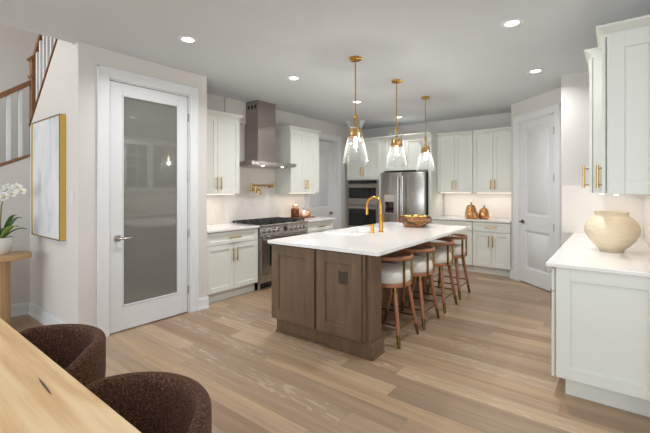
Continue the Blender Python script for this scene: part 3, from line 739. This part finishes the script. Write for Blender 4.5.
# ------------------------------------------------------------------ island
isl = thing('kitchen_island', 'brown stained wood island with white top', 'island', (-2.692, 2.61, 0))
IL = 2.49                                # body length in y
IW = 1.10; BX = .685
b = MB(); b.box(.02, BX, .02, .83, .148, CB, .002); b.box(.02, BX, 1.57, IL, .148, CB, .002); b.box(.02, .055, .83, 1.57, .148, CB); b.box(.495, BX, .83, 1.57, .148, CB); b.box(.055, .495, .83, 1.57, .148, .62)
b.box(BX, IW, .055, .25, .0, CB, .002)                      # post under the overhang, near end
pass
b.box(BX, IW-.03, .02, .056, .148, CB, .002)
b.build('island_body', 'island', isl)
p = MB(); p.box(.05, BX-.02, .065, IL-.05, 0, .148); p.box(.035, IW-.0, .062, .10, .02, .148, .002)
p.box(BX-.02, IW+.02, .045, .268, 0, .13, .003)
p.box(.028, IW+.03, .05, .07, 0, .018, .003); p.box(IW+.015, IW+.03, .05, .27, 0, .018, .003)
p.build('plinth', 'island', isl)
dl = shaker(.024, .556, .150, .868, rail=.095).build('door', 'island', isl)
dr = shaker(.584, 1.045, .150, .868, rail=.095).build('door', 'island', isl)
ol = MB(); ol.box(.815, .905, .006, .013, .60, .715, .002); ol.box(.845, .875, .002, .008, .612, .652, .002); ol.box(.845, .875, .002, .008, .662, .702, .002)
ol.build('outlet_cover', M('brown_outlet', lin(72, 56, 42), .4), dr)
# quartz top with the sink cut out
X0, X1, Y0i, Y1i = -2.69, -1.468, 2.578, 5.15
hx0, hx1, hy0, hy1 = -2.63, -2.22, 3.46, 4.16
t = MB(); t.box(X0, hx0, Y0i, Y1i, CB+.001, CT); t.box(hx1, X1, Y0i, Y1i, CB+.001, CT); t.box(hx0, hx1, Y0i, hy0, CB+.001, CT); t.box(hx0, hx1, hy1, Y1i, CB+.001, CT)
bmesh.ops.remove_doubles(t.bm, verts=t.bm.verts, dist=1e-5)
seen = {}
for f in list(t.bm.faces):
    k = tuple(round(c, 4) for c in f.calc_center_median())
    seen.setdefault(k, []).append(f)
kill = [f for v in seen.values() if len(v) > 1 for f in v]
bmesh.ops.delete(t.bm, geom=kill, context='FACES')
itop = tag(t.build('countertop', 'quartz', angle=20), 'white quartz island countertop with sink and brass tap', 'countertop')
sk = thing('sink', 'white basin sink set in the island countertop', 'sink', (0, 0, 0))
s = MB(); e = .02; zr = CT+.010
for (a, b_, c, d) in ((hx0-e, hx0+.012, hy0-e, hy1+e), (hx1-.012, hx1+e, hy0-e, hy1+e), (hx0+.012, hx1-.012, hy0-e, hy0+.012), (hx0+.012, hx1-.012, hy1-.012, hy1+e)):
    s.box(a, b_, c, d, CT+.0005, zr, .003)
for (a, b_, c, d) in ((hx0+.002, hx0+.012, hy0+.002, hy1-.002), (hx1-.012, hx1-.002, hy0+.002, hy1-.002), (hx0+.012, hx1-.012, hy0+.002, hy0+.012), (hx0+.012, hx1-.012, hy1-.012, hy1-.002)):
    s.box(a, b_, c, d, .70, zr-.002)
s.box(hx0+.012, hx1-.012, hy0+.012, hy1-.012, .70, .712)
s.build('basin', 'sink', sk)
MB().lathe([(0, .712), (.04, .712), (.04, .716), (0, .716)], ((hx0+hx1)/2, (hy0+hy1)/2, 0), 20).build('drain', 'chrome', sk)
pv = Vector((-1.495, 2.575, 0)); ra = R(1.2)
for o in (isl, itop, sk):
    o.location = pv+Matrix.Rotation(ra, 3, 'Z') @ (Vector(o.location)-pv); o.rotation_euler = (0, 0, ra)
fa = thing('kitchen_tap', 'tall brass gooseneck tap beside the island sink', 'tap', (-2.150, 3.84, CT))
m = MB(); m.lathe([(0, 0), (.030, 0), (.030, .008), (.022, .014), (.0215, .20), (.017, .21), (0, .21)], seg=20); m.build('base', 'gold', fa)
arc = [(0, 0, .20), (0, 0, .31)]
for k in range(13): a = PI*k/12; arc.append((-.095+.095*math.cos(a), 0, .31+.095*math.sin(a)))
arc += [(-.19, 0, .27)]
m = MB(); m.tube(arc, .0125, 14); m.build('spout', 'gold', fa)
MB().cyl((-.19, 0, .272), (-.19, 0, .195), .016, .017).build('spray_head', 'gold', fa)
m = MB(); m.cyl((0, -.02, .115), (.0, .05, .115), .014); m.tube([(0, .045, .115), (.0, .055, .15), (.0, .07, .21)], [.007, .006, .005], 10); m.build('lever_handle', 'gold', fa)
sd = thing('soap_dispenser', 'short brass soap dispenser beside the tall tap', 'soap dispenser', (-2.18, 3.69, CT))
MB().lathe([(0, 0), (.024, 0), (.024, .006), (.019, .012), (.019, .085), (.022, .088), (.022, .10), (0, .10)], seg=18).build('body', 'gold', sd)
MB().tube([(0, 0, .088), (-.03, 0, .092), (-.07, 0, .085)], [.010, .008, .006], 10).build('nozzle', 'gold', sd)

# fruit bowl
bw = thing('fruit_bowl', 'carved wooden bowl of lemons on the island', 'bowl', (-2.10, 4.66, CT), R(37))
bw.scale = (.90, .90, 1.0)
prof = [(0, 0), (.140, 0), (.150, .010), (.180, .045), (.214, .10), (.222, .135), (.218, .145), (.206, .137), (.196, .10), (.160, .04), (0, .024)]
MB().lathe(prof, seg=48).build('body', 'bowlwood', bw)
for s_ in (-1, 1):
    ring = [(s_*(.214+.030*math.cos(a)), 0, .092+.032*math.sin(a)) for a in [2*PI*k/18 for k in range(18)]]
    MB().tube(ring, .010, 10, closed=True).build('handle', 'bowlwood', bw)
prof = [(0, -.040), (.006, -.038), (.012, -.034), (.024, -.022), (.029, 0), (.024, .022), (.012, .034), (.006, .039), (0, .040)]
lm_ = tag(MB().lathe(prof, seg=18).build('lemon', 'lemon', angle=60), 'yellow lemon piled in the carved wooden bowl', 'lemon', 'lemons in the wooden bowl')
pos = [(0, 0, .09), (.085, .02, .10), (-.085, -.01, .10), (.035, .088, .105), (-.055, .085, .105), (.05, -.088, .105), (-.035, -.09, .105), (.008, .0, .168), (-.11, .055, .15), (.10, -.04, .158), (.11, .075, .158), (-.10, -.06, .158)]
for i, (x, y, z) in enumerate(pos):
    o = lm_ if i == 0 else lm_.copy()
    if i: COL.objects.link(o)
    o.location = (-2.10+x*.98, 4.66+y*.98, CT+(z-.018 if z < .12 else z-.034)); o.rotation_euler = (R(75+random.uniform(-20, 20)), R(random.uniform(-30, 30)), R(random.uniform(0, 360)))

# ------------------------------------------------------------------ counter stools (front of the stool faces local -x, back at +x)
st = thing('counter_stool', 'cream-seated counter stool nearest the island front post', 'stool', (-1.725, 3.215, 0), R(1.2), 'counter stools along the island')
MB().lathe([(0, .54), (.185, .54), (.205, .546), (.214, .565), (.214, .615), (.205, .645), (.18, .662), (.10, .672), (0, .675)], seg=40).build('seat', 'seat', st, 60)
MB().lathe([(.0, .510), (.205, .510), (.219, .516), (.219, .537), (.21, .543), (.0, .543)], seg=40).build('seat_ring', 'stoolwood', st)
def P3(a, b, t): return tuple(a[i]+(b[i]-a[i])*t for i in range(3))
legs = {}
for sx in (-1, 1):
    for sy in (-1, 1):
        top = (sx*.140, sy*.140, .512); bot = (sx*.215, sy*.208, 0); legs[(sx, sy)] = (top, bot)
        lg = MB().tube([top, P3(top, bot, .79)], [.0215, .0175], 14).build('leg', 'stoolwood', st)
        MB().tube([P3(top, bot, .785), bot], [.0185, .0135], 14).build('ferrule', 'agedbrass', lg)
        MB().tube([P3(top, bot, .0), P3(top, bot, .09)], [.0235, .0225], 14).build('collar', 'agedbrass', lg)
for (a, b_, f) in (((-1, -1), (1, -1), .64), ((-1, 1), (1, 1), .64), ((-1, -1), (-1, 1), .58), ((1, -1), (1, 1), .70)):
    MB().tube([P3(*legs[a], f), P3(*legs[b_], f)], .0075, 10).build('stretcher', 'agedbrass', st)
for ph in (-22, 22):
    a = R(ph); MB().box(-.011, .011, -.007, .007, .52, .768, .002).xf(Matrix.Translation((.222*math.cos(a), .222*math.sin(a), 0)) @ Matrix.Rotation(a, 4, 'Z')).build('back_post', 'agedbrass', st)
rl = MB(); rows = []
for k in range(33):
    a = R(-108+216*k/32); rr = .222; t_ = abs(k-16)/16; hh = .020*(1-.45*t_**3); ww = .018*(1-.35*t_**3)
    zc = .774+.006*t_
    rows.append([((rr+ww*math.cos(q_))*math.cos(a), (rr+ww*math.cos(q_))*math.sin(a), zc+hh*math.sin(q_)) for q_ in [2*PI*i/12 for i in range(12)]])
rr_ = rl.grid(rows, wrap=True); rl.bm.faces.new(rr_[0][::-1]); rl.bm.faces.new(rr_[-1])
rl.build('backrest', 'stoolwood', st, 50)
for (x, y, lab) in ((-1.73, 3.77, 'second cream-seated counter stool from the island front post'), (-1.74, 4.385, 'third cream-seated counter stool from the island front post'), (-1.772, 5.01, 'cream-seated counter stool at the far end of the island')):
    copy_thing(st, (x, y, 0), None, lab)

# ------------------------------------------------------------------ pendants
pn = thing('pendant_light', 'clear glass and brass pendant nearest the island front', 'pendant light', (-2.087, 3.20, CH), 0, 'pendants over the island')
MB().lathe([(0, -.028), (.05, -.028), (.062, -.022), (.062, 0), (0, 0)], seg=28).build('canopy', 'gold', pn)
MB().tube([(0, 0, -.025), (0, 0, -.60)], .0065, 12).build('rod', 'gold', pn)
MB().lathe([(0, -.713), (.018, -.713), (.018, -.69), (.010, -.682), (.010, -.645), (.016, -.638), (.016, -.632), (.010, -.628), (.019, -.618), (.022, -.606), (.019, -.594), (.009, -.584), (0, -.584)], seg=20).build('joint', 'gold', pn)
MB().lathe([(0, -.712), (.050, -.713), (.054, -.72), (.068, -.803), (.068, -.809), (.060, -.809), (.048, -.725), (0, -.72)], seg=32).build('cap', 'gold', pn)
sh = [(.096, -.645), (.082, -.672), (.066, -.703), (.0615, -.722), (.064, -.745), (.0725, -.79), (.088, -.85), (.106, -.92), (.121, -1.00), (.130, -1.07)]
t_ = .003
sh2 = sh + [(r-t_, z) for r, z in sh[::-1]]
MB().lathe([(max(r, .001)+.009*0, z) for r, z in sh2], seg=40, close=True).build('glass_shade', 'glass', pn)
MB().lathe([(0, -.905), (.010, -.902), (.016, -.885), (.017, -.86), (.015, -.825), (.012, -.80), (0, -.80)], seg=18).build('bulb', 'bulb', pn)
copy_thing(pn, (-2.122, 4.175, CH), None, 'middle clear glass and brass pendant over the island')
copy_thing(pn, (-2.17, 5.18, CH), None, 'clear glass and brass pendant closest to the fridge')
for x, y in ((-2.087, 3.20), (-2.122, 4.175), (-2.17, 5.18)):
    l_ = bpy.data.lights.new('pendant_glow', 'POINT'); l_.energy = 10.5; l_.color = (1, .94, .86); l_.shadow_soft_size = .02
    o = bpy.data.objects.new('pendant_glow', l_); COL.objects.link(o); o.location = (x, y, CH-.925)

# recessed lights
rc = thing('recessed_light', 'round recessed ceiling light in front of the frosted door', 'ceiling light', (-3.01, 1.89, CH), 0, 'recessed ceiling lights')
MB().lathe([(.052, -.003), (.078, -.006), (.085, -.003), (.085, 0), (.052, 0)], seg=32, close=True).build('trim_ring', 'trim', rc)
MB().lathe([(0, -.0025), (.053, -.0025), (.053, 0), (0, 0)], seg=28).build('lamp', 'lampface', rc)
spots = [(-3.01, 1.89), (-3.05, 3.325, 'round recessed ceiling light nearest the range hood'), (-.655, 3.30, 'round recessed ceiling light nearest the vase counter uppers'), (-.71, 4.80, 'round recessed ceiling light in front of the angled corner door'), (-3.12, 4.83, 'round recessed ceiling light behind the first pendant rod'), (-3.17, 6.33, 'round recessed ceiling light in front of the fridge cabinet')]
for i, q_ in enumerate(spots):
    if i: copy_thing(rc, (q_[0], q_[1], CH), None, q_[2])
for (x, y) in [s_[:2] for s_ in spots]+[(-.62, 1.85), (1.9, 1.0), (1.9, -1.5), (-.6, -1.5), (-2.8, -1.5)]:
    l_ = bpy.data.lights.new('recessed_glow', 'AREA'); l_.shape = 'DISK'; l_.size = .10; l_.energy = (4 if y > 5.5 else (9 if y > 4 else 15) if x > -1 else (11.5 if y < 4 else 14)) if y > 3 else (14 if y > 1.86 else 6); l_.color = (.98, .985, 1); l_.spread = R(150)
    o = bpy.data.objects.new('recessed_glow', l_); COL.objects.link(o); o.location = (x, y, CH-.012)

# ------------------------------------------------------------------ stair railing
sr = thing('stair_railing', 'brown wood stair railing with white balusters and square newel', 'railing', (XS-.06, 1.37, 0))
m = MB(); m.box(-.042, .042, -.042, .042, 1.80, 2.91, .004); m.box(-.055, .055, -.055, .055, 2.69, 2.72, .004); m.box(-.050, .050, -.050, .050, 2.88, 2.90, .004)
m.hexa([(-.058, -.058, 2.915), (.058, -.058, 2.915), (.058, .058, 2.915), (-.058, .058, 2.915)], [(-.02, -.02, 2.96), (.02, -.02, 2.96), (.02, .02, 2.96), (-.02, .02, 2.96)]); m.box(-.065, .065, -.065, .065, 2.90, 2.915, .003)
m.build('newel_post', 'rail', sr)
def slope_bar(p0, p1, hw, hh): # bar with vertical section
    m = MB(); d = Vector(p1)-Vector(p0); n = Vector((-d.y, d.x, 0)).normalized()*hw
    u = Vector((0, 0, hh)); a, b_ = Vector(p0), Vector(p1)
    m.hexa([a-n-u, a+n-u, a+n+u, a-n+u], [b_-n-u, b_+n-u, b_+n+u, b_-n+u]); return m
g1 = .76    # slope of the lower flight (towards the viewer), g2 the upper one
slope_bar((0, -.045, 2.63), (0, -2.2, 2.63-2.155*g1), .030, .032).build('handrail', 'rail', sr)
slope_bar((.045, 0, 2.93), (1.4, 0, 2.93+1.355*.86), .030, .032).build('handrail', 'rail', sr)
slope_bar((0, -.06, 1.795), (0, -2.9, 1.795-2.84*.4736), .072, .014).build('base_rail', 'rail', sr)
slope_bar((.03, 0, 2.135), (1.18, 0, 3.125), .066, .006).build('base_rail', 'rail', sr)
for k in range(7):
    y = -.132-k*.106; MB().box(-.019, .019, y-.019, y+.019, 1.79+(y+.06)*.4736, 2.615+(y+.045)*g1, .003).build('baluster', 'trim', sr)
for k in range(9):
    x = .115+k*.118; MB().box(x-.017, x+.017, -.017, .017, 2.13+(x-.03)*.861, 2.91+(x-.045)*.86, .003).build('baluster', 'trim', sr)

# ------------------------------------------------------------------ canvas, switch
ar = thing('framed_canvas', 'tall abstract grey canvas in a thin gold frame on the stair wall', 'painting', (-4.5615, 1.309, .92))
m = MB(); hw = .4185; H_ = 1.20; fw = .010; dp = .052
m.box(-hw, -hw+fw, -dp, 0, 0, H_, .001); m.box(hw-fw, hw, -dp, 0, 0, H_, .001); m.box(-hw+fw, hw-fw, -dp, 0, 0, fw, .001); m.box(-hw+fw, hw-fw, -dp, 0, H_-fw, H_, .001)
m.build('frame', 'frame', ar)
m = MB(); e = .006
m.box(-hw-.001, -hw+e, -dp-.003, -dp, 0, H_); m.box(hw-e, hw+.001, -dp-.003, -dp, 0, H_); m.box(-hw+e, hw-e, -dp-.003, -dp, 0, e); m.box(-hw+e, hw-e, -dp-.003, -dp, H_-e, H_)
m.box(-hw, hw, -dp, 0, H_, H_+.002); m.box(-hw, hw, -dp, 0, -.002, 0)
m.build('frame_lip', 'bronze', ar)
MB().box(-hw+fw, hw-fw, -dp+.006, -.01, fw, H_-fw).build('canvas', 'canvas', ar)
sp_ = thing('light_switch', 'white light switch plate between the canvas and the frosted door', 'switch', (-3.975, 1.309, 1.335))
MB().box(-.038, .038, -.006, 0, -.06, .06, .003).build('plate', 'plate', sp_); MB().box(-.016, .016, -.010, -.004, -.034, .034, .002).build('rocker', 'plate', sp_)

# ------------------------------------------------------------------ console table with orchid
ct = thing('console_table', 'oak console table with rounded top and ribbed pedestal', 'table', (-4.80, .99, 0))
def racetrack(hw, y0, y1, n=20):
    pts = [(hw*math.cos(a), y1+hw*math.sin(a)) for a in [PI*k/n for k in range(n+1)]]
    pts += [(hw*math.cos(a), y0+hw*math.sin(a)) for a in [PI+PI*k/n for k in range(n+1)]]
    return pts
t = MB(); rt = racetrack(.215, -.62, 0)
t.prism([(x*.975, y) for x, y in rt], .715, .722); t.prism(rt, .722, .76)
t.build('tabletop', 'oakc', ct)
for y in (-.085, -.60):
    MB().lathe([(0, 0), (.14, 0), (.14, .715), (0, .715)], (-.04, y, 0), 96, fn=lambda a, z: 1-.035*(math.cos(a*24) < 0)).build('pedestal', 'oakv', ct, 20)
orc = thing('potted_orchid', 'white orchid in a white bowl pot on the console', 'plant', (-4.85, .965, .76))
MB().lathe([(0, 0), (.062, 0), (.07, .006), (.098, .06), (.112, .125), (.113, .165), (.105, .168), (.103, .14), (0, .135)], seg=40).build('pot', 'ceramic', orc, 50)
MB().lathe([(0, .156), (.05, .158), (.102, .146), (.102, .138), (0, .138)], seg=24).build('moss', 'moss', orc)
def leaf(az, L_, wd_, up_, droop, mat):
    rows = []; n = 10
    for i in range(n+1):
        t = i/n; rad = .02+L_*t; z = .15+up_*math.sin(t*PI*.55)-droop*t*t
        w_ = 1.3*wd_*math.sin(PI*min(.97, .12+.85*t))**.8
        c_ = Vector((rad*math.cos(az), rad*math.sin(az), z)); n_ = Vector((-math.sin(az), math.cos(az), 0))
        rows.append([c_-n_*w_+Vector((0, 0, .25*w_)), c_, c_+n_*w_+Vector((0, 0, .25*w_))])
    m = MB(); m.grid(rows); o = m.build('leaf', mat, orc, 60)
    sm = o.modifiers.new('solid', 'SOLIDIFY'); sm.thickness = .003
for i, (az, L_, wd_, up_, dr_) in enumerate([(20, .24, .026, .16, .03), (62, .20, .03, .12, .03), (-35, .19, .028, .20, .02), (100, .17, .028, .22, .02), (160, .2, .03, .12, .04), (230, .2, .03, .1, .04), (300, .18, .03, .18, .02), (40, .14, .024, .24, .0), (-70, .16, .026, .14, .02)]):
    leaf(R(az), L_, wd_, up_, dr_, 'leafp' if i == 0 else 'leaf')
stk = [(0, 0, .14), (.005, 0, .3), (.01, .01, .48), (.03, .03, .62), (.08, .06, .69), (.14, .10, .68), (.19, .13, .63)]
MB().tube(stk, [.007, .0065, .006, .005, .004, .0035, .003], 10).build('stem', 'stem', orc)
stk2 = [(-.01, -.01, .14), (-.02, -.01, .3), (-.03, -.03, .5), (-.03, -.06, .62), (.0, -.10, .68)]
MB().tube(stk2, [.007, .006, .006, .004, .003], 10).build('stem', 'stem', orc)
def blossom(c, face, s=.048):
    m = MB(); face = Vector(face).normalized(); up_ = Vector((0, 0, 1)); rt_ = up_.cross(face).normalized(); u2 = face.cross(rt_)
    for k, (ang, ln, wd_) in enumerate([(90, 1, .42), (210, .95, .42), (330, .95, .42), (18, 1.05, .62), (162, 1.05, .62)]):
        a = R(ang); dr_ = rt_*math.cos(a)+u2*math.sin(a); pr = rt_*-math.sin(a)+u2*math.cos(a)
        rows = []
        for i in range(6):
            t = i/5; w_ = wd_*s*math.sin(PI*(.1+.84*t)); cc = Vector(c)+dr_*s*ln*t+face*(.012*t*t-.004*(k < 3))
            rows.append([cc-pr*w_, cc+face*.003, cc+pr*w_])
        m.grid(rows)
    o = m.build('blossom', 'petal', orc, 60); o.modifiers.new('solid', 'SOLIDIFY').thickness = .0015
    MB().ell(Vector(c)+face*.008, .009, .009, .011, 8, 6).build('flower_lip', 'lip', o)
vd = Vector((4.83, -.98, .1))
for c in ((.03, .03, .615), (.075, .05, .66), (.115, .085, .655), (.155, .10, .665), (.185, .125, .625), (.09, .07, .60), (.0, -.06, .64), (.03, -.10, .66), (.02, .0, .56), (.06, .02, .575)):
    j = Vector((random.uniform(-1.2, 1.2), random.uniform(-1.2, 1.2), random.uniform(-.8, .8))); blossom(c, vd+j)

# ------------------------------------------------------------------ dining table and tub chairs
dt = thing('dining_table', 'pale oak dining table with the brown chairs tucked in', 'table', (0, 0, 0))
MB().box(-2.9, -.55, -.52, .50, .71, .75, .006, 2).build('tabletop', 'oak', dt)
for (x, y) in ((-2.75, .36), (-.70, .36), (-2.75, -.38), (-.70, -.38)): MB().box(x-.045, x+.045, y-.045, y+.045, 0, .709, .004).build('leg', 'oak', dt)

tb = thing('tub_chair', 'brown boucle tub chair nearest the viewer at the oak table', 'chair', (-1.22, .50, 0), R(12), 'brown chairs at the dining table')
def shell():
    m = MB(); NT = 56; A = R(138); rows = []
    for i in range(NT+1):
        th = -A+2*A*i/NT; f = abs(th)/A
        top = .715-.15*(max(0, f-.45)/.55)**1.1
        th_ = .052
        prof = []
        Ro = lambda z: .245+.05*min(1, (z/.45))**.7
        for z in (.13, .25, .38, .50): prof.append((Ro(z), z))
        for z in (.55, top-.05): prof.append((Ro(.5)+.004, z))
        rc_ = th_/2; rm = Ro(.5)+.004-rc_
        for k in range(0, 9): q = PI*k/8; prof.append((rm+rc_*math.cos(q), top-rc_*.9+rc_*math.sin(q)))
        for z in (top-.06, .50, .42, .30): prof.append((Ro(.5)-th_, z))
        prof.append((Ro(.5)-th_-.02, .14))
        sn, cs = math.sin(th), math.cos(th)
        rows.append([(r*sn, r*cs, z) for r, z in prof])
    g = m.grid(rows, wrap=True); m.bm.faces.new(g[0]); m.bm.faces.new(g[-1][::-1])
    return m
shell().build('back_shell', 'boucle', tb, 60)
MB().lathe([(0, .14), (.23, .14), (.238, .16), (.238, .40), (.225, .435), (.18, .45), (0, .462)], seg=40).build('seat', 'boucle', tb, 60)
MB().lathe([(0, 0), (.17, 0), (.18, .01), (.18, .03), (.06, .05), (.05, .14), (0, .14)], seg=32).build('base', 'bronze', tb)
copy_thing(tb, (-2.045, .50, 0), R(12), 'brown boucle tub chair farther along the oak table')
